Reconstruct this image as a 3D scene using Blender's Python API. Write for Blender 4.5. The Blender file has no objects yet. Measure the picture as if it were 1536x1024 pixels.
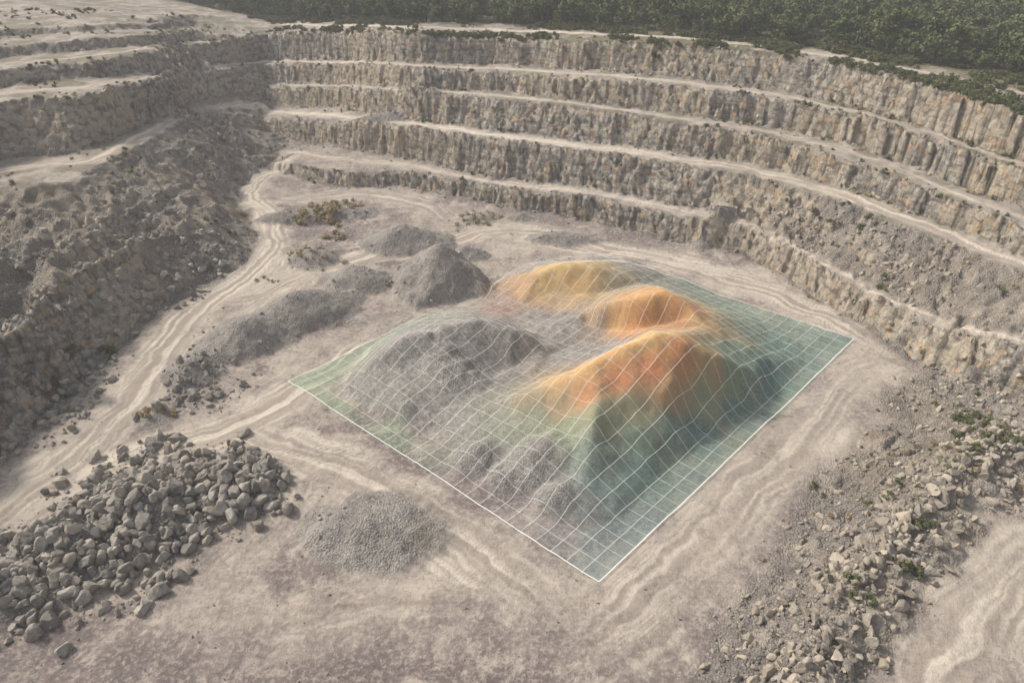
import bpy, bmesh, math, random
import numpy as np
from mathutils import Vector, geometry
from mathutils.bvhtree import BVHTree
random.seed(7); RNG=np.random.default_rng(7)
scene=bpy.context.scene
# ---------------------------------------------------------------- camera (drone at 60 m)
H=60.0; PITCH=math.radians(33); CP,SP=math.cos(PITCH),math.sin(PITCH)
cd=bpy.data.cameras.new("drone_camera"); cam=bpy.data.objects.new("drone_camera",cd)
scene.collection.objects.link(cam); cam.location=(0,0,H); cam.rotation_euler=(math.pi/2-PITCH,0,0)
cd.lens=24; cd.sensor_width=36; cd.clip_end=8000; cd.clip_start=0.5
scene.camera=cam
scene.view_settings.view_transform='Standard'; scene.view_settings.look='None'; scene.view_settings.exposure=0
# survey: photo reading + known elevation -> site coordinates
def ray(px,py):
    dx=(px-768)/1024; dy=(py-512)/1024
    return np.array([dx,CP-dy*SP,-SP-dy*CP])
def W(px,py,z=0.0):
    d=ray(px,py); t=(H-z)/(-d[2]); return np.array([d[0]*t,d[1]*t,z])
def Wr(px,py,rng):
    d=ray(px,py); t=rng/math.hypot(d[0],d[1]); return np.array([d[0]*t,d[1]*t,H+d[2]*t])
# ---------------------------------------------------------------- noise
def _h(ix,iy,s):
    n=(ix.astype(np.int64)*374761393+iy.astype(np.int64)*668265263+s*1442695041)&0xffffffff
    n=((n^(n>>13))*1274126177)&0xffffffff
    n=((n^(n>>16))*2246822519)&0xffffffff
    return ((n^(n>>15))&0xffffff)/float(0xffffff)
def vn(x,y,s=0):
    ix=np.floor(x);iy=np.floor(y);fx=x-ix;fy=y-iy
    fx=fx*fx*(3-2*fx);fy=fy*fy*(3-2*fy)
    a=_h(ix,iy,s);b=_h(ix+1,iy,s);c=_h(ix,iy+1,s);d=_h(ix+1,iy+1,s)
    return (a*(1-fx)+b*fx)*(1-fy)+(c*(1-fx)+d*fx)*fy
def fbm(x,y,s=0,o=4):
    r=0;a=.5;t=0
    for i in range(o):
        r=r+a*vn(x,y,s+i*17);t+=a;a*=.5;x=x*2.03+11.3;y=y*2.03+5.7
    return r/t
def cells(x,y,s=0):
    ix=np.floor(x);iy=np.floor(y)
    best=np.full(x.shape,9.);ra=np.zeros(x.shape);rb=np.zeros(x.shape)
    for i in (-1,0,1):
        for j in (-1,0,1):
            cx=ix+i;cy=iy+j
            px=cx+_h(cx,cy,s);py=cy+_h(cx,cy,s+5)
            d=(px-x)**2+(py-y)**2;m=d<best
            best=np.where(m,d,best)
            ra=np.where(m,_h(cx,cy,s+9),ra);rb=np.where(m,_h(cx,cy,s+13),rb)
    return ra,rb,best
def sstep(a,b,x):
    t=np.clip((x-a)/(b-a),0,1);return t*t*(3-2*t)
# ---------------------------------------------------------------- bench survey
def crom(P,step):
    P=[np.array(p,float) for p in P];out=[]
    for i in range(len(P)-1):
        p0=P[max(i-1,0)];p1=P[i];p2=P[i+1];p3=P[min(i+2,len(P)-1)]
        n=max(2,int(np.linalg.norm(p2[:2]-p1[:2])/step))
        for k in range(n):
            t=k/n
            c=.5*((2*p1)+(-p0+p2)*t+(2*p0-5*p1+4*p2-p3)*t*t+(-p0+3*p1-3*p2+p3)*t**3)
            l=p1+(p2-p1)*t
            out.append(.5*c+.5*l)
    out.append(P[-1]);return out
pts=[]
ZL=[4.4,11.3,17.3,22.8,28.8]
DM=[(1.2,4),(1.8,14),(1.8,5),(1.6,5),(1.8,5)]
R=[ # x, base z, toe/crest pairs, rim
(1800,3.5,[735,640,620,514,470,425,392,325,300,232],165),
(1536,3.0,[600,520,505,406,380,342,312,258,238,172],118),
(1400,0.3,[552,490,472,356,328,290,262,212,194,132],98),
(1260,0,[468,420,405,303,278,238,214,170,154,97],78),
(1130,0,[388,345,335,265,245,204,184,144,130,77],61),
(1000,0,[358,322,303,243,226,182,168,127,114,66],48),
(860,0,[324,294,276,224,208,160,150,118,103,63],41),
(740,0,[303,281,264,208,194,150,136,110,97,59],36),
(620,0,[282,263,238,192,178,138,131,102,92,53],33),
(500,0,[276,259,218,186,160,132,124,97,89,49],31),
(395,0,[250,240,200,176,158,132,124,97,89,50],29)]
lines=[[] for _ in range(11)]
for x,zb,ys,e in R:
    p=W(x,ys[0],zb);lines[0].append(p)
    for k in range(5):
        rt=math.hypot(p[0],p[1]);c=W(x,ys[2*k+1],ZL[k]);rc=math.hypot(c[0],c[1])
        dmn,dmx=DM[k]
        if k==1 and x<1100: dmx=5
        rc=min(max(rc,rt+dmn),rt+dmx)
        c=Wr(x,ys[2*k+1],rc);lines[2*k+1].append(c)
        if k<4:
            p=W(x,ys[2*k+2],c[2]+.1);lines[2*k+2].append(p)
        else:
            lines[10].append(W(x,e,c[2]+.6))
L=[ # x, toe, (mid y,z), P y,z, then toe/crest pairs, rim
(290,430,(300,6),(170,12.5),[150,112,99,70,60,46,38,30],22),
(230,475,(330,7.5),(208,14),[178,120,104,78,66,53,43,35],24),
(130,560,(400,9),(254,14),[226,142,118,94,76,60,48,39],16),
(0,690,(500,9.5),(266,14),[240,154,132,108,88,72,56,45],20),
(-220,880,(650,11),(345,15),[310,210,190,150,132,108,90,76],45)]
ll=[[] for _ in range(12)]
for x,t,m,P,ys,e in L:
    ll[0].append(W(x,t,0));ll[1].append(W(x,m[0],m[1]));p=W(x,P[0],P[1]);ll[2].append(p)
    p=W(x,ys[0],P[1]+.1);ll[3].append(p)
    for k in range(4):
        rt=math.hypot(p[0],p[1])
        c=Wr(x,ys[2*k+1],rt+[8 if x<200 else 5,2.5,2.5,2.5][k]);ll[4+2*k].append(c)
        if k<3: p=W(x,ys[2*k+2],c[2]+.1);ll[5+2*k].append(p)
    ll[11].append(W(x,e,c[2]+.8))
for l in lines+ll: pts+=crom(l,2.0)
for a,b in ((3,2),(5,3),(7,4),(8,5),(9,6),(10,11)):
    pts+=crom([lines[a][-1],ll[b][0]],2.0)[1:-1]
toeL=[W(*p) for p in [(290,430,0),(345,412,0),(380,385,0),(385,350,0),(358,312,0),(368,272,0),(408,244,0.2)]]
pts+=crom(toeL,2)
for p in [(350,185,7),(330,260,5),(320,330,4),(60,490,10.5),(70,600,1.2),(0,590,1.5),(40,330,12.6),(90,330,12.2),(60,420,10.8)]: pts.append(W(*p))
berm=[W(*p) for p in [(1700,600,6),(1536,645,5.2),(1450,690,5),(1370,765,4.6),(1290,860,4.4),(1235,960,4.2),(1195,1060,4.2),(1160,1250,4)]]
pts+=crom(berm,2)
bt=[W(*p) for p in [(1420,590,.6),(1335,630,0),(1255,700,0),(1205,790,0),(1130,890,0),(1060,1000,0),(1020,1100,0),(990,1300,0)]]
pts+=crom(bt,2)
bt2=[W(*p) for p in [(1800,660,3.2),(1536,745,3),(1455,800,2.9),(1390,880,2.8),(1335,970,2.7),(1290,1060,2.6),(1260,1250,2.6)]]
pts+=crom(bt2,2)
for p in [(1536,900,2.8),(1536,1024,2.8),(1450,1024,2.7),(1900,900,3.2),(1800,1200,3),(1400,1300,2.6)]: pts.append(W(*p))
# outer world
for p in [(-45,25,0),(0,20,0),(-40,-10,0),(0,-40,0),(40,-10,2),(-60,-90,28),(60,-90,28),(0,-100,28),(120,10,4),(170,0,28),(-105,30,17),(-150,20,28),(-120,-60,28),(120,-60,28)]: pts.append(np.array(p,float))
for a in range(0,360,10):
    for r,z in ((420,31),(900,34),(5500,30)):
        pts.append(np.array([r*math.cos(math.radians(a)),100+r*math.sin(math.radians(a)),z]))
def make_tin(P_):
    res=geometry.delaunay_2d_cdt([Vector((p[0],p[1])) for p in P_],[],[],0,1e-4)
    vz=[Vector((v[0],v[1],P_[o[0]][2] if o else 0)) for v,o in zip(res[0],res[3])]
    return BVHTree.FromPolygons(vz,res[2])
bvh=make_tin(pts)
def tin(x,y,tree=None,miss=30.):
    out=np.zeros(x.size);d=Vector((0,0,-1));rc=(tree or bvh).ray_cast
    for i,(a,b) in enumerate(zip(x.ravel().tolist(),y.ravel().tolist())):
        h=rc(Vector((a,b,500)),d)[0]
        out[i]=h[2] if h is not None else miss
    return out.reshape(x.shape)
# ---------------------------------------------------------------- stockpile complex (breakline survey)
SP_=[(575,590,1.9),(610,602,2.3),(650,622,1.2),(660,562,3.7),(700,543,3.4),(722,564,1.8),(770,548,1.5),(690,592,2.4),(650,500,5.9),(640,530,5.0),(590,550,3.8),(690,510,5.3),(745,515,4.0),
(600,484,.5),(660,470,.6),(700,463,.5),(760,473,.5),(790,482,.7),
(840,486,1.9),(890,494,1.6),(850,520,1.3),(905,515,1.8),(780,458,.5),(830,468,.8),(800,500,1.0),
(860,440,2.2),(820,438,1.6),(905,392,4.4),(955,398,3.4),(995,420,2.2),(905,440,2.4),
(960,492,4.4),(1015,485,5.0),(925,492,2.6),(1110,482,3.2),(1060,457,2.6),(1150,505,1.3),(880,480,1.8),
(905,532,3.6),(860,555,3.4),(800,572,2.0),
(950,600,6.1),(1000,580,6.7),(960,660,3.0),(1000,625,3.8),(1050,590,3.8),(960,702,1.2),(1100,590,2.2),(1045,640,1.0),(925,660,3.4),
(840,622,4.4),(800,645,3.0),(740,640,2.4),(700,628,2.0),(800,700,1.2),(750,680,1.4),(835,690,2.2),(760,615,2.9)]
RIDGE=[[(530,574,1.2),(555,548,3.2),(580,525,5.2),(612,502,6.7),(660,490,6.8),(715,480,7.0),(765,489,6.0),(803,509,4.0),(828,528,2)],
[(775,430,1.2),(812,404,4.9),(850,393,6.2),(895,400,5.8),(930,412,4.6),(960,425,3.2)],
[(880,470,3.0),(905,456,5.6),(940,448,7.9),(1000,436,9.6),(1035,462,7.9),(1062,490,6.8),(1100,508,5.2),(1150,535,3.0)],
[(740,606,2.8),(790,592,4.9),(840,569,7.1),(880,546,8.8),(930,518,10.3),(985,498,11.4),(1025,511,10.4),(1055,525,8.9),(1092,540,6.6),(1135,557,3.8)],
[(905,595,7.4),(890,620,6.6),(885,662,4.8),(874,720,2.4)]]
FOOT=[W(*p) for p in [(505,592,0),(540,614,0),(600,642,0),(650,664,0),(690,705,0),(750,745,0),(820,782,0),(868,792,0),(915,782,0),(965,738,0),(1030,685,0),(1095,640,0),(1160,592,0),(1205,555,0),(1195,512,0),(1140,478,0),(1085,450,0)]]+[np.array([34,113,0.]),np.array([21,121,0.]),np.array([-1,120,0.])]+[W(*p) for p in [(752,425,0),(730,446,0),(690,458,0),(630,472,0),(572,508,0),(522,560,0),(505,592,0)]]
pp_=crom(FOOT,2)[:-1]
for r_ in RIDGE: pp_+=crom([W(*p) for p in r_],1.4)
pp_+=[W(*p) for p in SP_]
A0=np.array([9.05,46.1]);A1=np.array([-33.2,81.7]);A3=np.array([55.,92.4]);A2=A1+A3-A0
for gx_ in range(-60,81,10):
    for gy_ in (25,150): pp_.append(np.array([gx_,gy_,0.]))
for gy_ in range(35,150,10):
    for gx_ in (-60,80): pp_.append(np.array([gx_,gy_,0.]))
pbvh=make_tin(pp_)
def piles(x,y):
    m=(x>-40)&(x<60)&(y>42)&(y<132)
    out=np.zeros(x.shape)
    xs=x[m]+(fbm(x[m]/4,y[m]/4,61)-.5)*1.5+(fbm(x[m]/1.2,y[m]/1.2,63)-.5)*.4;ys=y[m]+(fbm(x[m]/4,y[m]/4,62)-.5)*1.5+(fbm(x[m]/1.2,y[m]/1.2,64)-.5)*.4
    out[m]=tin(xs,ys,pbvh,0.);return out
MOUNDS=[(660,424,9.5,9.5,8.4,0),(606,366,10,6.5,4.6,0),(532,424,8.5,6,3.6,0),(466,392,5.5,4.5,2.8,0),(420,330,6,3.5,2.0,.2),
(450,474,11,6.5,4.6,.7),(370,512,10,7,4.4,.7),(290,558,6,5.5,2.8,.6),(545,800,9,7,2.4,0),(715,330,6,3.5,1.3,0),(840,360,10,3.5,2.1,0),(500,322,11,5,2.2,.2),(780,330,5,2.5,1.4,0),
(345,735,7,6,2.8,.4),(225,765,9,7,3.8,.4),(100,830,9,7,3.4,.4),(0,890,8,6,2.6,.4),(235,622,3,4,1,.3),(700,385,6,3.5,2.4,0),(1065,362,7,3.0,3.6,.75),(585,232,18,4,2.0,-.05),
(715,692,3.6,3.2,1.8,.3),(800,708,4.6,3.6,2.3,.4),(762,725,3,2.5,1.4,0),(835,752,3,2.5,1.5,0),(690,590,6,5,1.5,.5)]
def mounds(x,y):
    out=np.zeros(x.shape)
    for px,py,rx,ry,h,ang in MOUNDS:
        c=W(px,py,0.);ca,sa=math.cos(ang),math.sin(ang)
        m=(abs(x-c[0])<rx+ry+6)&(abs(y-c[1])<rx+ry+6)
        dx=x[m]-c[0];dy=y[m]-c[1]
        wob=1+.8*(fbm(dx*.16+c[0],dy*.16+c[1],3,4)-.5)
        r=np.hypot((dx*ca+dy*sa)/rx,(-dx*sa+dy*ca)/ry)/wob
        v=h*np.clip(1-np.sqrt(r*r+.012),0,1)*1.05
        out[m]=np.maximum(out[m],v)
    return out
# ---------------------------------------------------------------- height sheet
def axis(lo,hi,f):
    a=[lo]
    while a[-1]<hi: a.append(a[-1]+f(a[-1]))
    s=[];d=.8
    p=a[-1]
    while p<5000: d*=1.35;p+=d;s.append(p)
    q=[];p=a[0];d=.8
    while p>-5000: d*=1.35;p-=d;q.append(p)
    return np.array(q[::-1]+a+s)
XS=axis(-190,150,lambda v:.32)
YS=axis(24,290,lambda v:.25+.0010*max(0,v-24))
X,Y=np.meshgrid(XS,YS)
w1x=(fbm(X/16,Y/16,1)-.5)*5;w1y=(fbm(X/16,Y/16,31)-.5)*5
ca,cb,_=cells(X/4.2+w1x*.1,Y/4.2,2);ea,eb,_=cells(X/1.3,Y/1.3,4)
fa_=1-.5*sstep(150,220,np.hypot(X,Y))
WX=X+(w1x*.5+(ca-.5)*1.2+(ea-.5)*.9+(fbm(X/1.5,Y/1.5,8)-.5)*.4)*fa_
WY=Y+(w1y*.5+(cb-.5)*1.3+(eb-.5)*1.0+(fbm(X/1.5,Y/1.5,9)-.5)*.4)*fa_
SX=X+w1x*.5*fa_;SY=Y+w1y*.5*fa_
far=(abs(X)>300)|(Y>400)|(Y<-150)
WX=np.where(far,X,WX);WY=np.where(far,Y,WY)
WX=np.clip(WX,-4900,4900);WY=np.clip(WY,-4900,5000)
Z=tin(WX,WY)
gy,gx=np.gradient(Z,YS,XS);S0=np.hypot(gx,gy)
def blur(a,n):
    for ax in (0,1):
        c=np.cumsum(np.pad(a,[(n+1,n) if i==ax else (0,0) for i in (0,1)],mode='edge'),axis=ax)
        a=(np.take(c,np.arange(2*n+1,c.shape[ax]),axis=ax)-np.take(c,np.arange(0,c.shape[ax]-2*n-1),axis=ax))/(2*n+1)
    return a
Sb_=blur(blur(S0,2),1)
face=sstep(.75,1.4,Sb_+(fbm(X/7,Y/7,41)-.5)*.6)
fc1,fc2,_=cells(X/2.6,Y/2.6,43)
q=Z/1.7+fbm(X/11,Y/11,40)*2.0+(fc1-.5)*.9
fr=q-np.floor(q)
Z=Z+face*.9*1.7*(sstep(.45,.95,fr)-fr)
talus=np.clip(blur(blur(face,6),5)*2.0,0,1)*(1-face)
slope_r=sstep(.15,.4,blur(S0,3))
inner=((abs(X)<220)&(Y<300)&(Y>0))
PL=piles(X,Y)*.97;PL=blur(PL,1);MO=mounds(X,Y)
pm=sstep(.1,.8,PL);mm=sstep(.1,.6,MO)
def inpoly(x,y,poly,z=0):
    pts_=[W(*p)[:2] for p in poly];ins=np.zeros(x.shape,bool);n=len(pts_)
    for i in range(n):
        a=pts_[i];b=pts_[(i+1)%n]
        c=((a[1]>y)!=(b[1]>y))&(x<(b[0]-a[0])*(y-a[1])/((b[1]-a[1])+1e-12)+a[0]);ins^=c
    return ins
leftrub=inpoly(X+w1x,Y+w1y,[(-150,290,14),(60,280,14),(180,258,14),(270,202,12.5),(330,172,11),(405,235,0),(365,300,0),(385,350,0),(372,400,0),(290,436,0),(230,480,0),(130,565,0),(0,695,0),(-220,885,0)]).astype(float)
leftrub=blur(leftrub,5)
rough=np.clip(talus*.6+slope_r+face+leftrub,0,1)
Z=Z+np.maximum(PL,0)+MO
Z+=(fbm(X/14,Y/14,50)-.5)*1.0*np.where(Z<2,1,.8)*(1-pm)
# gullied bank with stepped ledges on the left
lk=leftrub*sstep(1.5,5,Z)
bank=(1-abs(2*fbm(X/11+WY*.02,Y/15,54)-1)*1.8)
Z+=lk*(bank-.55)*4.0
lq=Z/2.2+fbm(X/7,Y/7,57)*1.5;lf=lq-np.floor(lq)
ledge=sstep(.52,.62,fbm(X/12,Y/12,58))
Z+=lk*ledge*1.8*(sstep(.55,.9,lf)-lf)
rsand=1-.6*leftrub*sstep(.44,.52,fbm(X/8,Y/8,56))*(1-ledge)
Z+=(fbm(X/2.5,Y/2.5,51)-.5)*(.28+.8*rough*rsand+.45*mm+.2*pm)
Z+=(fbm(X/.8,Y/.8,52,3)-.5)*(.12+.5*rough*rsand+.3*mm*1+.16*pm)
ga,gb,gd=cells(X/1.1,Y/1.1,60)
Z+=rough*rsand*(ga-.4)*.55*np.clip(1-gd*1.6,0,1)+face*(fc2-.5)*.8
lface=lk*ledge*.65*sstep(.5,1.0,blur(np.hypot(*np.gradient(Z,YS,XS)),1))
# ---------------------------------------------------------------- tracks
track=np.zeros(X.shape);streak=np.full(X.shape,.5)
ROADS=[([(-120,860,0),(0,770,0),(100,690,0),(190,610,0),(235,530,0),(300,462,0),(375,412,0),(412,372,0),(400,325,0),(372,290,0),(400,262,0),(440,232,3),(480,212,4.2)],3.9,1.),
([(-60,840,0),(100,745,0),(230,680,0),(340,640,0),(430,600,0),(520,540,0),(600,480,0)],4.8,1.),
([(200,690,0),(330,650,0),(430,665,0),(500,700,0),(620,760,0),(760,850,0),(900,960,0)],4.8,.85),
([(430,600,0),(470,690,0),(440,760,0),(340,850,0),(240,950,0)],3.5,.5),
([(300,470,0),(400,432,0),(480,402,0),(560,385,0),(650,372,0),(720,350,0),(800,345,0),(930,375,0),(1080,405,0),(1200,425,0)],4,.9),
([(372,290,0),(430,300,0),(520,290,0),(620,300,0),(700,345,0)],4,.75),
([(1400,535,0),(1290,560,0),(1220,640,0),(1120,730,0),(1030,820,0),(930,920,0),(800,1040,0)],6,.7),
([(700,350,0),(850,372,0),(1000,390,0),(1130,430,0),(1290,500,0),(1390,545,0)],5.5,.8),
([(560,500,0),(480,520,0),(420,560,0),(330,600,0)],3,.6),
([(1700,770,3),(1536,850,2.9),(1450,950,2.8),(1400,1060,2.7),(1380,1200,2.6)],6.5,.85),
([(150,880,0),(420,940,0),(620,900,0),(800,960,0)],4,.5),
([(230,540,0),(330,500,0),(400,445,0),(440,400,0),(470,350,0)],2.6,.6)]
ROADS=[([W(*p) for p in pl],wd,st,0) for pl,wd,st in ROADS]
avg=lambda A_,B_,k=.5:[a*(1-k)+b*k for a,b in zip(A_,B_)]
lroad=avg(ll[2],ll[3],.4)
ROADS+=[(avg(lines[3],lines[4],.45)+[lroad[0]],2.1,1.,1),(lroad,2.3,.95,1),
(avg(lines[5],lines[6])+[],1.3,.7,1),(avg(lines[7],lines[8])+avg(ll[4],ll[5]),1.5,.8,1),(avg(lines[9],lines[10],.6),1.6,.9,1),(avg(lines[1],lines[2]),1.6,.8,1),(avg(ll[6],ll[7]),1.4,.7,1)]
for pl,wd,st,wflag in ROADS:
    C=np.array(crom(pl,3.0))[:,:2]
    m=(X>C[:,0].min()-14)&(X<C[:,0].max()+14)&(Y>C[:,1].min()-14)&(Y<C[:,1].max()+14)
    x,y=(SX[m],SY[m]) if wflag else (X[m],Y[m])
    bd=np.full(x.shape,99.);bc=np.zeros(x.shape);ba=np.zeros(x.shape);acc=0
    for a,b in zip(C[:-1],C[1:]):
        e=b-a;l=np.hypot(*e)
        if l<1e-6: continue
        e=e/l
        t=np.clip((x-a[0])*e[0]+(y-a[1])*e[1],0,l)
        rx=x-a[0]-e[0]*t;ry=y-a[1]-e[1]*t;d=np.hypot(rx,ry);mk=d<bd
        bd=np.where(mk,d,bd);bc=np.where(mk,d*np.sign(-e[1]*(x-a[0])+e[0]*(y-a[1])),bc);ba=np.where(mk,acc+t,ba);acc+=l
    wv=bd+(fbm(x/4,y/4,71)-.5)*wd*(1.0 if wflag else 1.8)
    v=st*(1-sstep(wd*.25,wd*1.45,wv))*sstep(0,14,ba)*sstep(0,14,acc-ba)
    bw=bc+(fbm(x/9,y/9,77)-.5)*4.5
    sn=.5*vn(bw*1.5,ba*.025,80)+.5*vn(bw*4.0,ba*.04,81)
    old=track[m];upd=v>old;track[m]=np.where(upd,v,old)
    os=streak[m];streak[m]=np.where(upd,.5+(sn-.5)*np.clip(v*1.25,0,1)*(.35+.65*sstep(.35,.6,fbm(x/12,y/12,79)+.12*st)),os)
track*=(1-.9*pm)*(1-.75*mm)*(1-.8*face)
road_flat=sstep(.3,.8,track);
benchflat=sstep(2.5,3.8,Z)*(1-sstep(.3,.7,blur(S0,1)))*inner*(1-pm)*(1-mm)*(1-leftrub)
rightrub=inpoly(X+w1x,Y+w1y,[(1010,1100,0),(1100,920,0),(1190,790,0),(1215,700,0),(1330,640,0),(1310,590,0),(1400,560,0),(1290,500,0),(1250,470,0),(1245,430,0),(1160,400,0),(1130,330,4),(1180,310,8),(1536,410,10),(1750,520,8),(1700,720,4),(1480,800,3),(1340,960,3),(1280,1100,3)]).astype(float)
rightrub=blur(rightrub,6)
rub=np.clip(talus*.8+slope_r*.9+mm*.6+rightrub+leftrub,0,1)*(1-.85*road_flat)*(1-.6*benchflat)
face_c=np.clip(face*(1-.35*rightrub)+lface,0,1)
# forest ground: outside the rim polyline
rim=[tuple(p[:2]) for p in lines[10]]+[(-135,300),(-235,330),(-230,-110),(0,-130),(200,-80),(230,60)]
def inrim(x,y,off=0):
    ins=np.zeros(np.shape(x),bool);n=len(rim)
    for i in range(n):
        a=rim[i];b=rim[(i+1)%n]
        c=((a[1]>y)!=(b[1]>y))&(x<(b[0]-a[0])*(y-a[1])/((b[1]-a[1])+1e-12)+a[0]);ins^=c
    return ins
veg=(~inrim(X+w1x,Y+w1y)).astype(float)
scrub=sstep(26.5,28.5,Z)*(1-face)*sstep(.35,.6,fbm(X/6,Y/6,44))*(X>-75)*(1-road_flat)*inner
scrub=np.maximum(scrub,.65*benchflat*sstep(10,14,Z)*sstep(.46,.60,fbm(X/5,Y/5,46))*(1-road_flat))
veg=np.clip(blur(veg,3)+scrub*.8,0,1)
NX,NY=len(XS),len(YS)
def hz(x,y):
    i=np.clip(np.searchsorted(XS,x)-1,0,NX-2);j=np.clip(np.searchsorted(YS,y)-1,0,NY-2)
    fx=(x-XS[i])/(XS[i+1]-XS[i]);fy=(y-YS[j])/(YS[j+1]-YS[j])
    return (Z[j,i]*(1-fx)+Z[j,i+1]*fx)*(1-fy)+(Z[j+1,i]*(1-fx)+Z[j+1,i+1]*fx)*fy
def samp(Fd,x,y):
    i=np.clip(np.searchsorted(XS,x),0,NX-1);j=np.clip(np.searchsorted(YS,y),0,NY-1);return Fd[j,i]
def mesh_np(name,v,f,smooth=True):
    me=bpy.data.meshes.new(name);v=np.asarray(v,np.float32);f=np.asarray(f,np.int32)
    me.vertices.add(len(v));me.vertices.foreach_set("co",v.ravel())
    me.loops.add(f.size);me.loops.foreach_set("vertex_index",f.ravel())
    me.polygons.add(len(f));me.polygons.foreach_set("loop_start",np.arange(0,f.size,f.shape[1],dtype=np.int32))
    me.update();me.validate()
    me.polygons.foreach_set("use_smooth",np.full(len(me.polygons),smooth))
    return me
def add(name,me,mat=None):
    o=bpy.data.objects.new(name,me);scene.collection.objects.link(o)
    if mat: me.materials.append(mat)
    return o
def attr4(me,name,arr):
    a=me.attributes.new(name,'FLOAT_COLOR','POINT');a.data.foreach_set("color",np.asarray(arr,np.float32).ravel())
# ---------------------------------------------------------------- node helper
class NT:
    def __init__(s,name):
        s.m=bpy.data.materials.new(name);s.m.use_nodes=True;s.t=s.m.node_tree;s.t.nodes.clear()
        s.out=s.n('ShaderNodeOutputMaterial')
    def n(s,ty,**k):
        x=s.t.nodes.new(ty)
        for a,b in k.items(): setattr(x,a,b)
        return x
    def set(s,sock,v):
        if isinstance(v,bpy.types.NodeSocket): s.t.links.new(v,sock)
        elif v is not None:
            if isinstance(v,(tuple,list)) and len(v)==3 and sock.type=='RGBA': v=(*v,1)
            sock.default_value=v
    def mix(s,f,a,b,bt='MIX'):
        x=s.n('ShaderNodeMix',data_type='RGBA',blend_type=bt)
        s.set(x.inputs[0],f);s.set(x.inputs[6],a);s.set(x.inputs[7],b);return x.outputs[2]
    def math(s,op,a,b=None,c=False):
        x=s.n('ShaderNodeMath',operation=op,use_clamp=c);s.set(x.inputs[0],a)
        if b is not None: s.set(x.inputs[1],b)
        return x.outputs[0]
    def ramp(s,f,a,b,lo=0.,hi=1.):
        x=s.n('ShaderNodeMapRange',interpolation_type='SMOOTHSTEP');s.set(x.inputs[0],f)
        for i,v in enumerate((a,b,lo,hi)): x.inputs[i+1].default_value=v
        return x.outputs[0]
    def noise(s,co,sc,det=4,ro=.55,dist=0):
        x=s.n('ShaderNodeTexNoise');s.set(x.inputs['Vector'],co);x.inputs['Scale'].default_value=sc;x.inputs['Detail'].default_value=det;x.inputs['Roughness'].default_value=ro;x.inputs['Distortion'].default_value=dist
        return x.outputs[0]
    def vor(s,co,sc,feat='F1'):
        x=s.n('ShaderNodeTexVoronoi',feature=feat);s.set(x.inputs['Vector'],co);x.inputs['Scale'].default_value=sc;return x
    def mapc(s,co,sc):
        x=s.n('ShaderNodeMapping');s.set(x.inputs[0],co);x.inputs['Scale'].default_value=sc;return x.outputs[0]
    def bsdf(s,col,rough=.95,bump=None,bs=.5,bd=.1):
        b=s.n('ShaderNodeBsdfPrincipled');s.set(b.inputs['Base Color'],col);b.inputs['Roughness'].default_value=rough
        b.inputs['Specular IOR Level'].default_value=.15
        if bump is not None:
            x=s.n('ShaderNodeBump');x.inputs['Strength'].default_value=bs;x.inputs['Distance'].default_value=bd;s.set(x.inputs['Height'],bump)
            s.t.links.new(x.outputs[0],b.inputs['Normal'])
        return b.outputs[0]
    def fin(s,sh): s.t.links.new(sh,s.out.inputs[0]);return s.m
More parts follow.
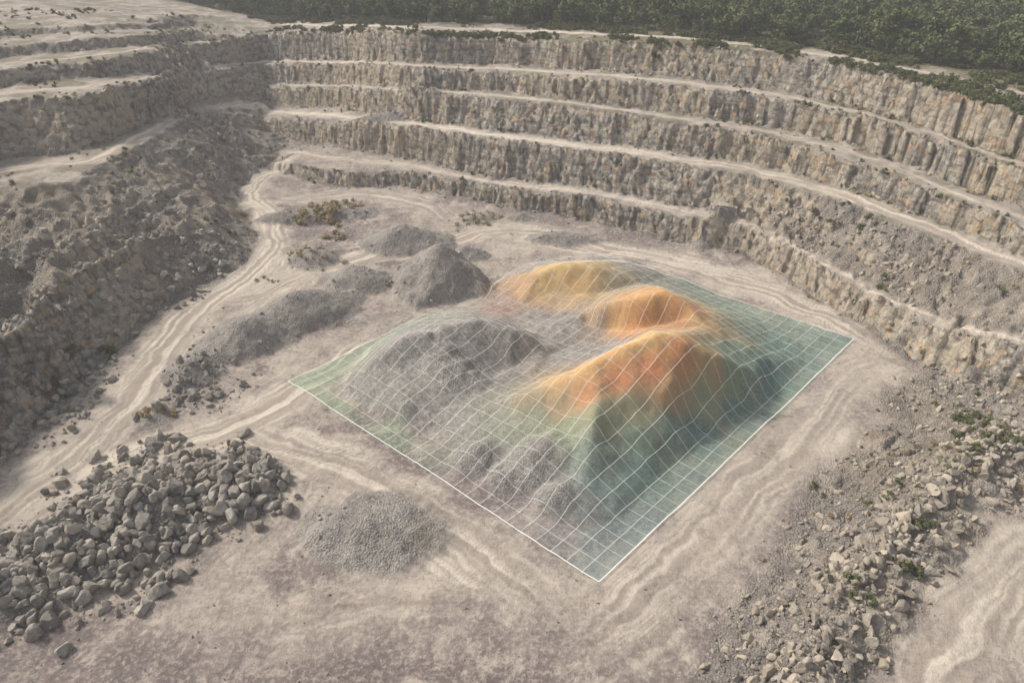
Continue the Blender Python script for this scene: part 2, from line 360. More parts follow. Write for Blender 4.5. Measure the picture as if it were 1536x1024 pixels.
def terrain_mat():
    n=NT("quarry_ground");co=n.n('ShaderNodeTexCoord').outputs['Object']
    a=n.n('ShaderNodeAttribute',attribute_name='mask');sp=n.n('ShaderNodeSeparateColor');n.t.links.new(a.outputs['Color'],sp.inputs[0])
    tr,fc,rb=sp.outputs;st=a.outputs['Alpha']
    a2=n.n('ShaderNodeAttribute',attribute_name='mask2');s2=n.n('ShaderNodeSeparateColor');n.t.links.new(a2.outputs['Color'],s2.inputs[0])
    vg,pile,bench=s2.outputs
    a3=n.n('ShaderNodeAttribute',attribute_name='patches');s3=n.n('ShaderNodeSeparateColor');n.t.links.new(a3.outputs['Color'],s3.inputs[0])
    big,warm,mott=s3.outputs;sand=a3.outputs['Alpha']
    mid=n.noise(co,.25,6,.72,.3);fine=n.noise(co,1.7,5,.75);tiny=n.noise(co,7,2,.7)
    fl=n.mix(n.ramp(big,.38,.6),(.195,.16,.15),(.375,.322,.275))
    fl=n.mix(n.ramp(mid,.48,.62,0,.8),fl,(.48,.418,.352))
    fl=n.mix(n.ramp(mid,.48,.34,0,.8),fl,(.15,.125,.117))
    fl=n.mix(n.ramp(mott,.46,.66,0,.7),fl,(.185,.152,.145))
    fl=n.mix(n.ramp(fine,.47,.64,0,.5),fl,(.54,.475,.408))
    fl=n.mix(n.ramp(fine,.48,.34,0,.6),fl,(.13,.11,.102))
    tc=n.mix(n.ramp(st,.32,.68),(.38,.325,.272),(.66,.585,.49))
    tf=n.math('MULTIPLY',n.math('MULTIPLY',tr,n.ramp(fine,.3,.5,.6,1.)),n.ramp(mid,.32,.5,.7,1.),True)
    fl=n.mix(tf,fl,tc)
    bc=n.mix(n.ramp(mid,.38,.62),(.27,.236,.205),(.46,.405,.345))
    bc=n.mix(tf,bc,tc)
    fl=n.mix(n.math('MULTIPLY',bench,.85),fl,bc)
    # rubble
    v1=n.vor(co,1.5);v2=n.vor(co,4.0)
    sv=n.n('ShaderNodeSeparateColor');n.t.links.new(v1.outputs['Color'],sv.inputs[0])
    sw=n.n('ShaderNodeSeparateColor');n.t.links.new(v2.outputs['Color'],sw.inputs[0])
    rc=n.mix(sw.outputs[0],(.20,.18,.164),(.44,.395,.345))
    rc=n.mix(n.ramp(sv.outputs[0],.3,.8,0,.6),rc,(.29,.262,.232))
    rc=n.mix(n.ramp(warm,.5,.68,0,.5),rc,(.40,.335,.255))
    rc=n.mix(n.ramp(v2.outputs[0],.25,.5,0,.55),rc,(.10,.09,.08))
    rc=n.mix(n.ramp(mid,.52,.6,0,.6),rc,(.40,.348,.29))
    rc=n.mix(n.ramp(mid,.46,.36,0,.6),rc,(.135,.12,.11))
    rc=n.mix(n.math('MULTIPLY',sand,n.ramp(fine,.3,.6,.5,.9)),rc,n.mix(n.ramp(mid,.4,.6),(.21,.178,.146),(.37,.315,.25)))
    fl=n.mix(n.math('MULTIPLY',rb,n.ramp(fine,.3,.5,.5,1.),True),fl,rc)
    # stockpile gravel
    pc=n.mix(n.ramp(fine,.38,.62),(.19,.174,.16),(.34,.318,.29));pc=n.mix(n.ramp(tiny,.47,.65,0,.6),pc,(.52,.49,.445))
    pc=n.mix(n.ramp(mid,.5,.36,0,.5),pc,(.165,.15,.14))
    fl=n.mix(pile,fl,pc)
    # rock face
    vs=n.mapc(co,(1.0,1.0,.45));hs=n.mapc(co,(.10,.10,1.2))
    vn_=n.noise(vs,1.2,6,.75,.4);hn=n.noise(hs,1.1,4,.6)
    vb=n.vor(n.mapc(co,(1,1,1.1)),.8);sb=n.n('ShaderNodeSeparateColor');n.t.links.new(vb.outputs['Color'],sb.inputs[0])
    k=n.mix(n.ramp(vn_,.36,.58),(.165,.149,.133),(.51,.46,.385))
    k=n.mix(n.ramp(sb.outputs[0],.35,.8,0,.7),k,(.475,.425,.36))
    k=n.mix(n.ramp(sb.outputs[1],.55,.9,0,.55),k,(.18,.164,.148))
    k=n.mix(n.ramp(hn,.5,.36,0,.6),k,(.155,.142,.128))
    k=n.mix(n.ramp(warm,.44,.62,0,.55),k,(.51,.43,.32))
    k=n.mix(n.ramp(sb.outputs[2],.80,.93,0,.55),k,(.48,.32,.18))
    k=n.mix(n.ramp(vb.outputs[0],.5,.85,0,.6),k,(.085,.077,.07))
    c=n.mix(n.ramp(fc,.15,.65),fl,k)
    gr=n.mix(n.ramp(fine,.4,.6),(.08,.088,.045),(.19,.17,.095))
    c=n.mix(n.math('MULTIPLY',vg,n.ramp(mid,.3,.5,.5,1.)),c,gr)
    c=n.mix(n.math('MULTIPLY',n.ramp(mott,.6,.76,0,.5),n.math('MULTIPLY',rb,.8)),c,(.25,.205,.12))
    h=n.math('ADD',fine,n.math('MULTIPLY',tiny,.35))
    h=n.math('ADD',h,n.math('MULTIPLY',n.math('SUBTRACT',.6,v2.outputs[0]),n.math('MULTIPLY',rb,1.5)))
    h=n.math('ADD',h,n.math('MULTIPLY',n.math('ADD',n.math('MULTIPLY',vn_,4.),n.math('MULTIPLY',vb.outputs[0],-1.6)),fc))
    h=n.math('ADD',h,n.math('MULTIPLY',n.math('MULTIPLY',hn,3.),fc))
    h=n.math('ADD',h,n.math('MULTIPLY',st,n.math('MULTIPLY',tr,.35)))
    return n.fin(n.bsdf(c,.96,h,.85,.24))
tv=np.stack([X,Y,Z],-1).reshape(-1,3)
idx=np.arange(NX*NY).reshape(NY,NX)
fq=np.stack([idx[:-1,:-1],idx[:-1,1:],idx[1:,1:],idx[1:,:-1]],-1).reshape(-1,4)
tm=mesh_np("quarry_terrain",tv,fq)
attr4(tm,"mask",np.stack([track,face_c,rub*(1-face_c),streak],-1))
attr4(tm,"mask2",np.stack([veg,np.clip(pm+mm*.85*(1-rub*.2),0,1),benchflat,X*0+1],-1))
bigp=fbm(X/22,Y/22,101)-.18*sstep(48,37,Y)
attr4(tm,"patches",np.stack([bigp,fbm(X/18,Y/18,102,5)+.05*(X>40),fbm(X/9,Y/9,103,6)*.6+fbm(X/3,Y/3,104,4)*.4,(1-rsand)/.6*leftrub],-1))
terrain=add("quarry_terrain",tm,terrain_mat())
# ---------------------------------------------------------------- survey overlay
CC=[ # px,py,z, r,g,b (srgb 0..255), alpha
(850,394,5.6,252,212,125,.85),(815,410,4.7,250,208,125,.8),(895,402,5.2,238,198,125,.7),(930,420,4,218,190,130,.4),(860,430,2.8,248,198,115,.8),(790,432,1.5,242,186,120,.6),(840,452,1,238,195,130,.5),
(960,398,3.6,160,160,130,.2),(995,420,2.4,160,165,130,.3),(750,465,.5,215,150,120,.3),(740,455,.3,215,150,120,.2),(800,478,1,200,170,150,.08),
(1000,438,8.6,248,178,80,.9),(965,446,7.8,252,190,100,.85),(930,452,7,248,186,105,.8),(895,462,4.8,242,198,135,.5),(1030,462,6.8,230,165,85,.8),(960,480,5.6,240,165,80,.8),(1010,480,5.8,222,155,80,.8),
(1060,490,6.2,220,172,95,.7),(1100,500,4.5,195,180,120,.5),(1130,500,3,130,165,135,.5),(850,486,2,160,150,140,.05),(890,492,2.2,200,150,110,.2),(850,525,2,160,150,140,.05),(900,520,3,180,150,130,.1),
(985,500,10.4,252,200,115,.85),(960,506,10.2,253,205,120,.85),(930,522,9.5,252,196,115,.85),(880,552,8,250,192,110,.85),(840,572,6.5,244,192,118,.8),(790,594,4.6,220,195,140,.5),(745,602,3.2,200,200,155,.25),
(1020,530,9.2,242,155,75,.9),(980,550,8.8,238,142,68,.88),(930,565,8,238,148,76,.88),(880,590,7,238,162,92,.82),(1040,550,7.6,225,162,88,.85),(1070,545,6.8,210,172,102,.75),(1000,580,7.2,222,172,98,.75),(840,605,5.6,222,185,125,.62),
(950,600,6.9,195,192,132,.6),(900,620,6.3,192,198,142,.55),(850,635,5,185,205,152,.42),(800,630,3.8,185,205,152,.33),(740,625,3,188,207,165,.24),(760,655,2.4,178,202,155,.28),
(1050,585,4.6,160,182,132,.62),(1095,560,5,150,178,135,.62),(1110,535,4.5,122,165,138,.58),
(960,650,4,128,172,140,.55),(1010,630,4,112,165,145,.55),(890,670,4.6,142,185,152,.38),(900,720,2.4,105,165,158,.45),(960,710,1.5,95,160,152,.52),(1050,650,1.2,88,158,150,.54),(1110,605,2.4,88,158,148,.56),(1150,560,2,88,158,146,.58),(1160,520,1.4,92,162,148,.5),
(898,870,0,110,158,165,.42),(900,810,0,112,158,162,.42),(960,790,0,108,162,165,.44),(1050,720,0,100,160,155,.46),(1150,630,0,100,162,152,.46),(1230,560,0,102,166,152,.44),(1275,514,0,85,148,138,.55),(1200,500,0,120,182,158,.38),(1120,460,0,130,188,156,.34),(1050,435,0,135,188,155,.3),
(840,800,0,145,155,168,.25),(780,780,0,165,160,175,.15),(700,730,0,175,165,175,.12),(640,690,0,160,192,165,.2),(580,655,0,150,198,155,.32),(500,610,0,145,203,152,.36),(440,573,0,150,208,158,.33),(480,550,0,148,203,160,.33),(540,510,0,152,208,170,.3),(620,468,0,155,207,170,.22),(690,455,0,170,200,170,.08),
(800,400,0,180,180,170,.02),(861,372,0,180,180,170,.02),(960,385,0,180,180,160,.05),(530,585,.8,150,165,140,.06),
(612,505,6.2,150,150,140,.02),(715,482,6.4,160,150,140,.02),(575,590,2,150,160,140,.03),(650,620,1.8,160,160,150,.03),(660,560,4,150,150,140,.02),(720,562,2.1,150,150,140,.02),(700,625,2.4,180,190,165,.08),(800,700,1.6,160,160,160,.04),(735,690,1,160,160,160,.04),(835,745,1.3,140,160,160,.12),(870,760,1,120,158,158,.25)]
cp=np.array([W(c[0],c[1],c[2])[:2] for c in CC])
s2l=lambda c: np.where(c<=.04045,c/12.92,((c+.055)/1.055)**2.4)
cc=np.array([[*(s2l(np.array(c[3:6])/255.)*.88+.07),c[6]*.82] for c in CC])
e1=A3-A0;e2=A1-A0
NU,NV=230,196
U,V=np.meshgrid(np.linspace(0,1,NU+1),np.linspace(0,1,NV+1))
OX=A0[0]+U*e1[0]+V*e2[0];OY=A0[1]+U*e1[1]+V*e2[1]
def top(x,y):
    r=hz(x,y)
    for a,b in ((.25,0),(-.25,0),(0,.25),(0,-.25)): r=np.maximum(r,hz(x+a,y+b)-.06)
    return r
OZ=top(OX,OY)+.08
ow=np.zeros(OX.shape);oc=np.zeros(OX.shape+(4,))
for p,c in zip(cp,cc):
    w=1/((OX-p[0])**2+(OY-p[1])**2+1.2)**2
    ow+=w;oc+=w[...,None]*c
oc/=ow[...,None]
i2=np.arange(OX.size).reshape(OX.shape)
of=np.stack([i2[:-1,:-1],i2[:-1,1:],i2[1:,1:],i2[1:,:-1]],-1).reshape(-1,4)
om=mesh_np("elevation_tint",np.stack([OX,OY,OZ],-1).reshape(-1,3),of)
attr4(om,"elevtint",oc)
n=NT("survey_tint");a=n.n('ShaderNodeAttribute',attribute_name='elevtint');co=n.n('ShaderNodeTexCoord').outputs['Object']
fn=n.noise(co,1.8,5,.75);tn=n.noise(co,7,2,.7)
col=n.mix(n.ramp(fn,.35,.65,.45,0),a.outputs['Color'],n.mix(.5,a.outputs['Color'],(.2,.175,.15)))
col=n.mix(n.ramp(tn,.5,.7,0,.35),col,(.8,.74,.62))
d=n.n('ShaderNodeBsdfDiffuse');n.set(d.inputs[0],col)
bmp=n.n('ShaderNodeBump');bmp.inputs['Strength'].default_value=.9;bmp.inputs['Distance'].default_value=.3;n.set(bmp.inputs['Height'],n.math('ADD',fn,n.math('MULTIPLY',tn,.4)));n.t.links.new(bmp.outputs[0],d.inputs['Normal'])
t=n.n('ShaderNodeBsdfTransparent');mx=n.n('ShaderNodeMixShader')
n.set(mx.inputs[0],a.outputs['Alpha']);n.t.links.new(t.outputs[0],mx.inputs[1]);n.t.links.new(d.outputs[0],mx.inputs[2])
tint=n.fin(mx.outputs[0])
overlay=bpy.data.objects.new("survey_grid_overlay",None);scene.collection.objects.link(overlay)
hs_=add("elevation_tint",om,tint);hs_.parent=overlay
def linemat(name,al):
    n=NT(name);d=n.n('ShaderNodeBsdfDiffuse');d.inputs[0].default_value=(.9,.92,.88,1);e=n.n('ShaderNodeEmission');e.inputs[0].default_value=(1,1,.95,1);e.inputs[1].default_value=.25
    ad=n.n('ShaderNodeAddShader');n.t.links.new(d.outputs[0],ad.inputs[0]);n.t.links.new(e.outputs[0],ad.inputs[1])
    t=n.n('ShaderNodeBsdfTransparent');mx=n.n('ShaderNodeMixShader');mx.inputs[0].default_value=al
    n.t.links.new(t.outputs[0],mx.inputs[1]);n.t.links.new(ad.outputs[0],mx.inputs[2]);return n.fin(mx.outputs[0])
def ribbons(name,polys,mat):
    V_=[];F_=[]
    for x,y,w,dz in polys:
        z=top(x,y)+dz
        dx=np.gradient(x);dy=np.gradient(y);l=np.hypot(dx,dy);nx=-dy/l*w/2;ny=dx/l*w/2
        b=len(V_);n_=len(x)
        for i in range(n_):
            V_.append((x[i]-nx[i],y[i]-ny[i],z[i]));V_.append((x[i]+nx[i],y[i]+ny[i],z[i]))
        for i in range(n_-1): F_.append((b+2*i,b+2*i+1,b+2*i+3,b+2*i+2))
    o=add(name,mesh_np(name,V_,F_,False),mat);o.parent=overlay
NA,NB=30,26
def seg(u0,v0,u1,v1,w,dz,n=180):
    t=np.linspace(0,1,n);u=u0+(u1-u0)*t;v=v0+(v1-v0)*t
    return (A0[0]+u*e1[0]+v*e2[0],A0[1]+u*e1[1]+v*e2[1],w,dz)
g=[seg(i/NA,0,i/NA,1,.07,.2) for i in range(1,NA)];g2=[seg(0,j/NB,1,j/NB,.07,.215) for j in range(1,NB)]
ribbons("grid_lines_a",g,linemat("grid_line_white",.38));ribbons("grid_lines_b",g2,bpy.data.materials["grid_line_white"])
ribbons("grid_border",[seg(0,0,1,0,.14,.24),seg(0,0,0,1,.14,.245),seg(1,0,1,1,.09,.25),seg(0,1,.4,1,.08,.255)],linemat("grid_border_white",.6))
arc=np.array(crom([W(*p) for p in [(728,448,0),(745,425,0),(785,400,0),(860,385,0),(940,388,0),(1000,408,0),(1040,432,0)]],1.))
ribbons("range_arc",[(arc[:,0],arc[:,1],.12,.2)],linemat("arc_white",.4))
# ---------------------------------------------------------------- rocks
def rock_mat(name,c1,c2,c3):
    n=NT(name);co=n.n('ShaderNodeTexCoord').outputs['Object'];r=n.n('ShaderNodeObjectInfo').outputs['Random']
    f=n.noise(co,2.2,4,.7);c=n.mix(n.ramp(f,.3,.7),c1,c2);c=n.mix(n.ramp(r,0,1,0,.65),c,c3)
    hv=n.n('ShaderNodeHueSaturation');n.set(hv.inputs['Color'],c);n.set(hv.inputs['Value'],n.math('ADD',.66,n.math('MULTIPLY',n.math('FRACT',n.math('MULTIPLY',r,37.7)),.6)))
    return n.fin(n.bsdf(hv.outputs[0],.95,f,.6,.12))
rm=rock_mat("limestone_rock",(.24,.215,.188),(.385,.343,.29),(.42,.355,.27))
rmb=rock_mat("grey_boulder",(.205,.19,.173),(.35,.322,.285),(.37,.328,.27))
def hidden_coll(name): return bpy.data.collections.new(name)
def make_rock(seed,sub,name,mat,lo=.42,hi=.8,fl=.5):
    rg=np.random.default_rng(seed);bm=bmesh.new();bmesh.ops.create_icosphere(bm,subdivisions=sub,radius=1)
    pl=[]
    for k in range(12):
        v=rg.normal(size=3);v/=np.linalg.norm(v);pl.append((v,rg.uniform(lo,hi)))
    sc=np.array([rg.uniform(.85,1.35),rg.uniform(.7,1.0),rg.uniform(fl,.85)])
    for v in bm.verts:
        p=np.array(v.co)
        for q_,d_ in pl:
            s=p@q_
            if s>d_: p=p-q_*(s-d_)
        p=p*(1+.05*math.sin(5*p[0]+seed)*math.cos(6*p[1]))+rg.normal(size=3)*.012
        v.co=p*sc
    me=bpy.data.meshes.new(name);bm.to_mesh(me);bm.free();me.materials.append(mat)
    return bpy.data.objects.new(name,me)
rc_=hidden_coll("rock_shapes");rb_=hidden_coll("boulder_shapes")
for i in range(10): rc_.objects.link(make_rock(i+3,3,"rock_shape",rm))
for i in range(9): rb_.objects.link(make_rock(i+33,3,"boulder_shape",rmb,.5,.84,.6))
def scatter(name,P,S,coll,rotfull=True):
    me=bpy.data.meshes.new(name);me.vertices.add(len(P));me.vertices.foreach_set("co",np.asarray(P,np.float32).ravel())
    a=me.attributes.new("sc",'FLOAT','POINT');a.data.foreach_set("value",np.asarray(S,np.float32))
    o=bpy.data.objects.new(name,me);scene.collection.objects.link(o)
    ng=bpy.data.node_groups.new(name,'GeometryNodeTree')
    ng.interface.new_socket("Geometry",in_out='INPUT',socket_type='NodeSocketGeometry');ng.interface.new_socket("Geometry",in_out='OUTPUT',socket_type='NodeSocketGeometry')
    N=ng.nodes;gi=N.new('NodeGroupInput');go=N.new('NodeGroupOutput');ip=N.new('GeometryNodeInstanceOnPoints')
    ci=N.new('GeometryNodeCollectionInfo');ci.inputs[0].default_value=coll;ci.inputs[1].default_value=True;ci.inputs[2].default_value=True
    ip.inputs['Pick Instance'].default_value=True
    rv=N.new('FunctionNodeRandomValue');rv.data_type='FLOAT_VECTOR'
    r=6.283
    rv.inputs[0].default_value=(0,0,0) if rotfull else (-.06,-.06,0);rv.inputs[1].default_value=(r,r,r) if rotfull else (.06,.06,r)
    na=N.new('GeometryNodeInputNamedAttribute');na.data_type='FLOAT';na.inputs[0].default_value="sc"
    l=ng.links.new
    l(gi.outputs[0],ip.inputs['Points']);l(ci.outputs[0],ip.inputs['Instance']);l(rv.outputs[0],ip.inputs['Rotation']);l(na.outputs[0],ip.inputs['Scale']);l(ip.outputs[0],go.inputs[0])
    md=o.modifiers.new("scatter",'NODES');md.node_group=ng
    return o
def rocks_in(n,box,dens,smin,smax,pw=2.5,sink=.15):
    x=RNG.uniform(box[0],box[1],n);y=RNG.uniform(box[2],box[3],n)
    k=RNG.uniform(size=n)<dens(x,y);x=x[k];y=y[k]
    s=smin+(smax-smin)*RNG.uniform(size=len(x))**pw
    return np.stack([x,y,hz(x,y)+s*sink],-1),s
PP=[(0,885,0),(60,800,0),(140,715,0),(235,680,0),(330,672,0),(400,690,0),(432,725,0),(395,770,0),(330,790,0),(250,850,0),(190,895,0),(100,905,0),(0,930,0),(-200,990,0),(-200,900,0)]
PW=[(-40,850,0),(110,700,0),(230,655,0),(350,655,0),(450,700,0),(440,770,0),(360,815,0),(260,890,0),(180,930,0),(-60,990,0),(-200,1000,0),(-200,880,0)]
wp=lambda x,y:(x+(fbm(x/3,y/3,97)-.5)*8,y+(fbm(x/3,y/3,98)-.5)*8)
Pa,Sa=rocks_in(30000,(-75,-18,36,78),lambda x,y:inpoly(*wp(x,y),PP)*.5+inpoly(*wp(x,y),PW)*.14,.11,1.15,4.6,.25)
Pa[:,2]+=RNG.uniform(0,.35,len(Pa))*inpoly(Pa[:,0],Pa[:,1],PP)
scatter("boulder_pile",Pa,Sa,rb_)
cl=lambda x,y:sstep(.42,.62,fbm(x/6,y/6,90))
Pb,Sb=rocks_in(95000,(10,130,25,150),lambda x,y:samp(rightrub,x,y)*(.12+.75*cl(x,y))*(1-samp(road_flat,x,y))*.5,.08,.68,4.4)
scatter("rubble_slope",Pb,Sb,rc_)
Bc=np.array(crom(berm,.5));n_=2600
ii=RNG.integers(0,len(Bc),n_);bx_=Bc[ii,0]+RNG.normal(0,2.0,n_);by_=Bc[ii,1]+RNG.normal(0,2.0,n_);ss=.12+.85*RNG.uniform(size=n_)**4.5
scatter("rock_berm",np.stack([bx_,by_,hz(bx_,by_)+ss*.2],-1),ss,rc_)
Pc,Sc=rocks_in(210000,(-170,130,35,250),lambda x,y:samp(np.clip(talus*.8+slope_r*.4+mm*.25+face*.35+leftrub*.4,0,1)*(1-.9*(1-rsand)/.6)*(1-road_flat)*(1-.6*benchflat),x,y)*(.1+.8*cl(x,y))*.5*(samp(PL,x,y)<.3),.09,.62,4.2)
scatter("talus_rubble",Pc,Sc,rc_)
Pd,Sd=rocks_in(30000,(-75,60,30,140),lambda x,y:(.06+.5*sstep(.58,.72,fbm(x/5,y/5,95)))*(1-samp(track,x,y))*(samp(PL,x,y)<.2),.04,.24,4.)
scatter("loose_stones",Pd,Sd,rc_)
xs=[];ys=[]
for px,py,rr,nn in ((285,400,26,380),(275,560,10,90),(330,235,14,140),(100,600,16,300),(40,540,12,140),(400,560,6,30),(60,450,14,90),(330,580,9,60)):
    c=W(px,py,2);xs.append(c[0]+RNG.normal(0,rr*.3,nn));ys.append(c[1]+RNG.normal(0,rr*.35,nn))
xs=np.concatenate(xs);ys=np.concatenate(ys);ss=.2+.8*RNG.uniform(size=len(xs))**3
k=samp(track,xs,ys)<.3;xs,ys,ss=xs[k],ys[k],ss[k]
scatter("fallen_boulders",np.stack([xs,ys,hz(xs,ys)+ss*.2],-1),ss,rb_)
# cut stone slabs stepping up the outcrop
bm=bmesh.new();pa=W(1062,346,1.0);pb=W(1120,321,5.0);dirv=(pb-pa)[:2];ang=math.atan2(dirv[1],dirv[0]);NS=9
for k in range(NS):
    t=k/(NS-1);c=pa+(pb-pa)*t
    zt=max(hz(np.array([c[0]]),np.array([c[1]]))[0]+.25,1.2+3.6*t)
    r=bmesh.ops.create_cube(bm,size=1)
    for v in r['verts']:
        lx,ly,lz=v.co.x*1.05,v.co.y*2.3,v.co.z*1.6
        a_=ang+.08*math.sin(k*2.1)
        v.co=Vector((c[0]+lx*math.cos(a_)-ly*math.sin(a_),c[1]+lx*math.sin(a_)+ly*math.cos(a_),zt-.8+lz))
bmesh.ops.bevel(bm,geom=bm.edges[:],offset=.08,segments=1,affect='EDGES')
me=bpy.data.meshes.new("stone_steps");bm.to_mesh(me);bm.free();add("stone_steps",me,rock_mat("pale_slab",(.40,.36,.31),(.52,.47,.41),(.5,.44,.36)))
# ---------------------------------------------------------------- vegetation
def leaf_mat(name,a,b,c):
    n=NT(name);co=n.n('ShaderNodeTexCoord').outputs['Object'];r=n.n('ShaderNodeObjectInfo').outputs['Random']
    col=n.mix(n.ramp(n.noise(co,.9,2),.35,.65),a,b);col=n.mix(n.ramp(r,.3,1,0,.8),col,c)
    return n.fin(n.bsdf(col,.8))
bark=NT("bark");bark=bark.fin(bark.bsdf((.09,.07,.05),.9))
def limb(V_,F_,a,b,ra,rb,n=6):
    a=np.array(a);b=np.array(b);d=(b-a)/np.linalg.norm(b-a);u=np.cross(d,[.3,.9,.1]);u/=np.linalg.norm(u);w=np.cross(d,u);s=len(V_)
    for p,r in ((a,ra),(b,rb)):
        for k in range(n):
            t=2*math.pi*k/n;V_.append(p+u*r*math.cos(t)+w*r*math.sin(t))
    for k in range(n): F_.append((s+k,s+(k+1)%n,s+n+(k+1)%n,s+n+k))
def plant(seed,name,h,cr,trunk,nclump,nleaf,lm,ls):
    rg=np.random.default_rng(seed);V_=[];F_=[]
    if trunk: limb(V_,F_,(0,0,-.4),(0.1,0,h*.55),.17,.09)
    cs=[]
    for k in range(nclump):
        a=rg.uniform(0,6.28);r=cr*math.sqrt(rg.uniform(0,1))*.75;z=h*(rg.uniform(.42,.85) if trunk else rg.uniform(.15,.7));z-=.12*r
        c=np.array([r*math.cos(a),r*math.sin(a),z]);cs.append(c)
        limb(V_,F_,(0,0,h*(.35 if trunk else 0)),c,.06,.02,4)
    nb=len(F_)
    for c in cs:
        R_=cr*rg.uniform(.28,.48)
        for k in range(nleaf):
            v=rg.normal(size=3);v/=np.linalg.norm(v);p=c+v*R_*rg.uniform(.55,1.05)*np.array([1,1,.75])
            t=rg.normal(size=3)+v*.0;nrm=v+rg.normal(size=3)*.6;nrm/=np.linalg.norm(nrm);u=np.cross(nrm,t);u/=np.linalg.norm(u);w=np.cross(nrm,u);s=ls*rg.uniform(.6,1.3)
            b=len(V_);V_+= [p-u*s-w*s*.6,p+u*s-w*s*.5,p+u*s*.8+w*s*.7,p-u*s*.7+w*s*.6];F_.append((b,b+1,b+2,b+3))
    me=mesh_np(name,V_,F_,False);me.materials.append(bark);me.materials.append(lm)
    mi=np.ones(len(F_),np.int32);mi[:nb]=0;me.polygons.foreach_set("material_index",mi)
    return bpy.data.objects.new(name,me)
lg=leaf_mat("oak_leaves",(.075,.102,.038),(.12,.148,.058),(.15,.155,.07))
tc_=hidden_coll("tree_shapes")
for i in range(6): tc_.objects.link(plant(50+i,"broadleaf_tree",5.2+i*.35,2.3+.2*(i%3),True,15,34,lg,.27))
xs=RNG.uniform(-260,330,30000);ys=RNG.uniform(60,420,30000)
k=(~inrim(xs,ys))&((ys<345)|(RNG.uniform(size=30000)<.3))&(np.abs(xs)<ys*1.15+30);xs,ys=xs[k],ys[k]
sel=[];occ={}
for i,(a,b) in enumerate(zip(xs,ys)):
    key=(int(a//2.9),int(b//2.9))
    if key in occ: continue
    occ[key]=1;sel.append(i)
xs,ys=xs[sel],ys[sel]
scatter("forest",np.stack([xs,ys,hz(xs,ys)-.1],-1),.5+.95*RNG.uniform(size=len(xs))**1.5,tc_,False)
ls_=leaf_mat("shrub_leaves",(.085,.108,.042),(.14,.15,.065),(.19,.175,.085))
ld=leaf_mat("dry_leaves",(.44,.34,.19),(.52,.42,.25),(.36,.30,.18))
sh_=hidden_coll("shrub_shapes")
for i in range(4): sh_.objects.link(plant(80+i,"shrub_shape",1.5,1.1,False,8,30,ls_,.13))
sd_=hidden_coll("dry_shrub_shapes")
for i in range(4): sd_.objects.link(plant(90+i,"dry_shrub_shape",1.2,1.1,False,8,30,ld,.12))
rimc=np.array(crom(lines[10],.6));ii=RNG.integers(0,len(rimc),3600);x=rimc[ii,0]+RNG.normal(0,3.0,3600);y=rimc[ii,1]+RNG.normal(0,3.0,3600)
k=(fbm(x/9,y/9,33)>.41)&(samp(track,x,y)<.3);x,y=x[k],y[k]
c5=np.array(crom(lines[9],.6));ii=RNG.integers(0,len(c5),1800);x2=c5[ii,0]+RNG.normal(2.5,1.8,1800);y2=c5[ii,1]+RNG.normal(2.5,1.8,1800);k=((fbm(x2/7,y2/7,34)>.51)|((x2>80)&(fbm(x2/7,y2/7,34)>.36)))&(samp(face,x2,y2)<.4);x=np.concatenate([x,x2[k]]);y=np.concatenate([y,y2[k]])
scatter("rim_shrubs",np.stack([x,y,hz(x,y)],-1),RNG.uniform(.3,1.1,len(x)),sh_,False)
x=RNG.uniform(-170,130,80000);y=RNG.uniform(35,240,80000)
k=(samp(talus*.6+slope_r*.5+rightrub*.6+benchflat*.45,x,y)*sstep(.50,.66,fbm(x/10,y/10,37))*.32>RNG.uniform(size=80000))&(samp(PL,x,y)<.1)&(samp(track,x,y)<.2)&(samp(face,x,y)<.5);x,y=x[k],y[k]
hlf=RNG.uniform(size=len(x))<.55
scatter("weeds",np.stack([x,y,hz(x,y)],-1)[hlf],RNG.uniform(.2,.6,len(x))[hlf],sd_,False)
scatter("bench_shrubs",np.stack([x,y,hz(x,y)],-1)[~hlf],RNG.uniform(.2,.75,len(x))[~hlf],sh_,False)
def cluster(name,px,py,z,n,r,coll,s0,s1):
    c=W(px,py,z);x=c[0]+RNG.normal(0,r,n);y=c[1]+RNG.normal(0,r*.7,n)
    scatter(name,np.stack([x,y,hz(x,y)-.05],-1),RNG.uniform(s0,s1,n),coll,False)
for px,py,z,n_,r,s0,s1 in ((480,325,1,22,2.2,.6,1.5),(487,308,1,12,1.8,.5,1.3),(525,305,1,14,2.0,.4,1.),(505,356,0,10,1.3,.4,1.),(478,384,1,18,2.4,.3,.9),(715,324,1,34,3.2,.3,.8),(232,618,.5,14,1.4,.3,.8),(400,420,0,5,1,.3,.6)):
    cluster("dry_shrub",px,py,z,n_,r,sd_,s0,s1)
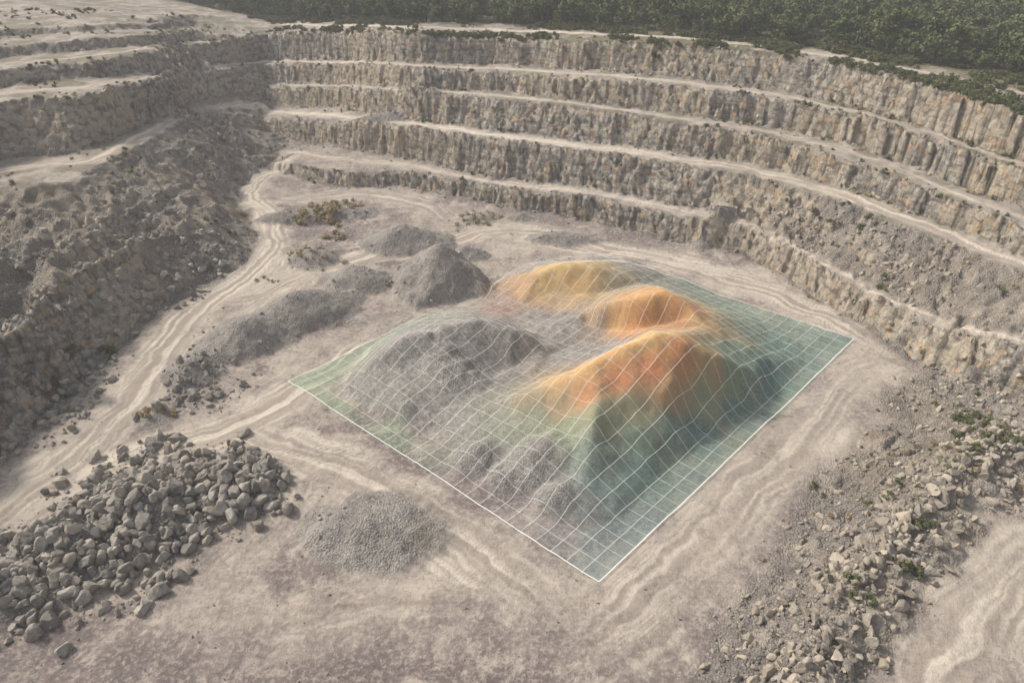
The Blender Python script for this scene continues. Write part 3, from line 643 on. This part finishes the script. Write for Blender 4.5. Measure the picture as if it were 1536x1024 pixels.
for px,py,z,n_,r,s0,s1 in ((88,474,9,4,.6,.8,1.3),(138,474,7,3,.4,.6,1.),(1355,845,4.4,5,.6,.5,.9),(1465,612,5,8,1.4,.5,1.),(1500,665,5,12,1.8,.5,1.),(1300,895,4,5,.9,.4,.8),(1380,790,4,6,.9,.4,.8),(985,95,25,6,1,.5,1.),(1440,128,29,26,4,.6,1.4),(1515,150,29,20,4,.6,1.3)):
    cluster("green_shrub",px,py,z,n_,r,sh_,s0,s1)
# ---------------------------------------------------------------- haze, sky, sun
SE,SA=math.radians(42),math.radians(-66)   # azimuth from +Y, clockwise
w=bpy.data.worlds.new("World");scene.world=w;w.use_nodes=True;wt=w.node_tree
bg=wt.nodes['Background'];sk=wt.nodes.new('ShaderNodeTexSky');sk.sky_type='NISHITA';sk.sun_disc=False;sk.sun_elevation=SE;sk.sun_rotation=SA;sk.dust_density=4;sk.air_density=1
hv=wt.nodes.new('ShaderNodeHueSaturation');hv.inputs['Saturation'].default_value=.35
wt.links.new(sk.outputs[0],hv.inputs['Color']);wt.links.new(hv.outputs[0],bg.inputs[0]);bg.inputs[1].default_value=.15
sd=bpy.data.lights.new("sun",'SUN');sd.energy=3.4;sd.angle=math.radians(7);sd.color=(1,.92,.81)
so=bpy.data.objects.new("sun",sd);scene.collection.objects.link(so)
dv=Vector((math.sin(SA)*math.cos(SE),math.cos(SA)*math.cos(SE),math.sin(SE)))
so.rotation_euler=dv.to_track_quat('Z','Y').to_euler()
bm=bmesh.new();bmesh.ops.create_cube(bm,size=1);hm=bpy.data.meshes.new("haze");bm.to_mesh(hm);bm.free()
m=bpy.data.materials.new("haze");m.use_nodes=True;nt=m.node_tree;nt.nodes.clear();o_=nt.nodes.new('ShaderNodeOutputMaterial');vs=nt.nodes.new('ShaderNodeVolumeScatter');vs.inputs[0].default_value=(.97,.97,1,1);vs.inputs['Density'].default_value=.0006;nt.links.new(vs.outputs[0],o_.inputs['Volume'])
hz_o=add("haze",hm,m);hz_o.scale=(1600,1600,110);hz_o.location=(0,300,50)
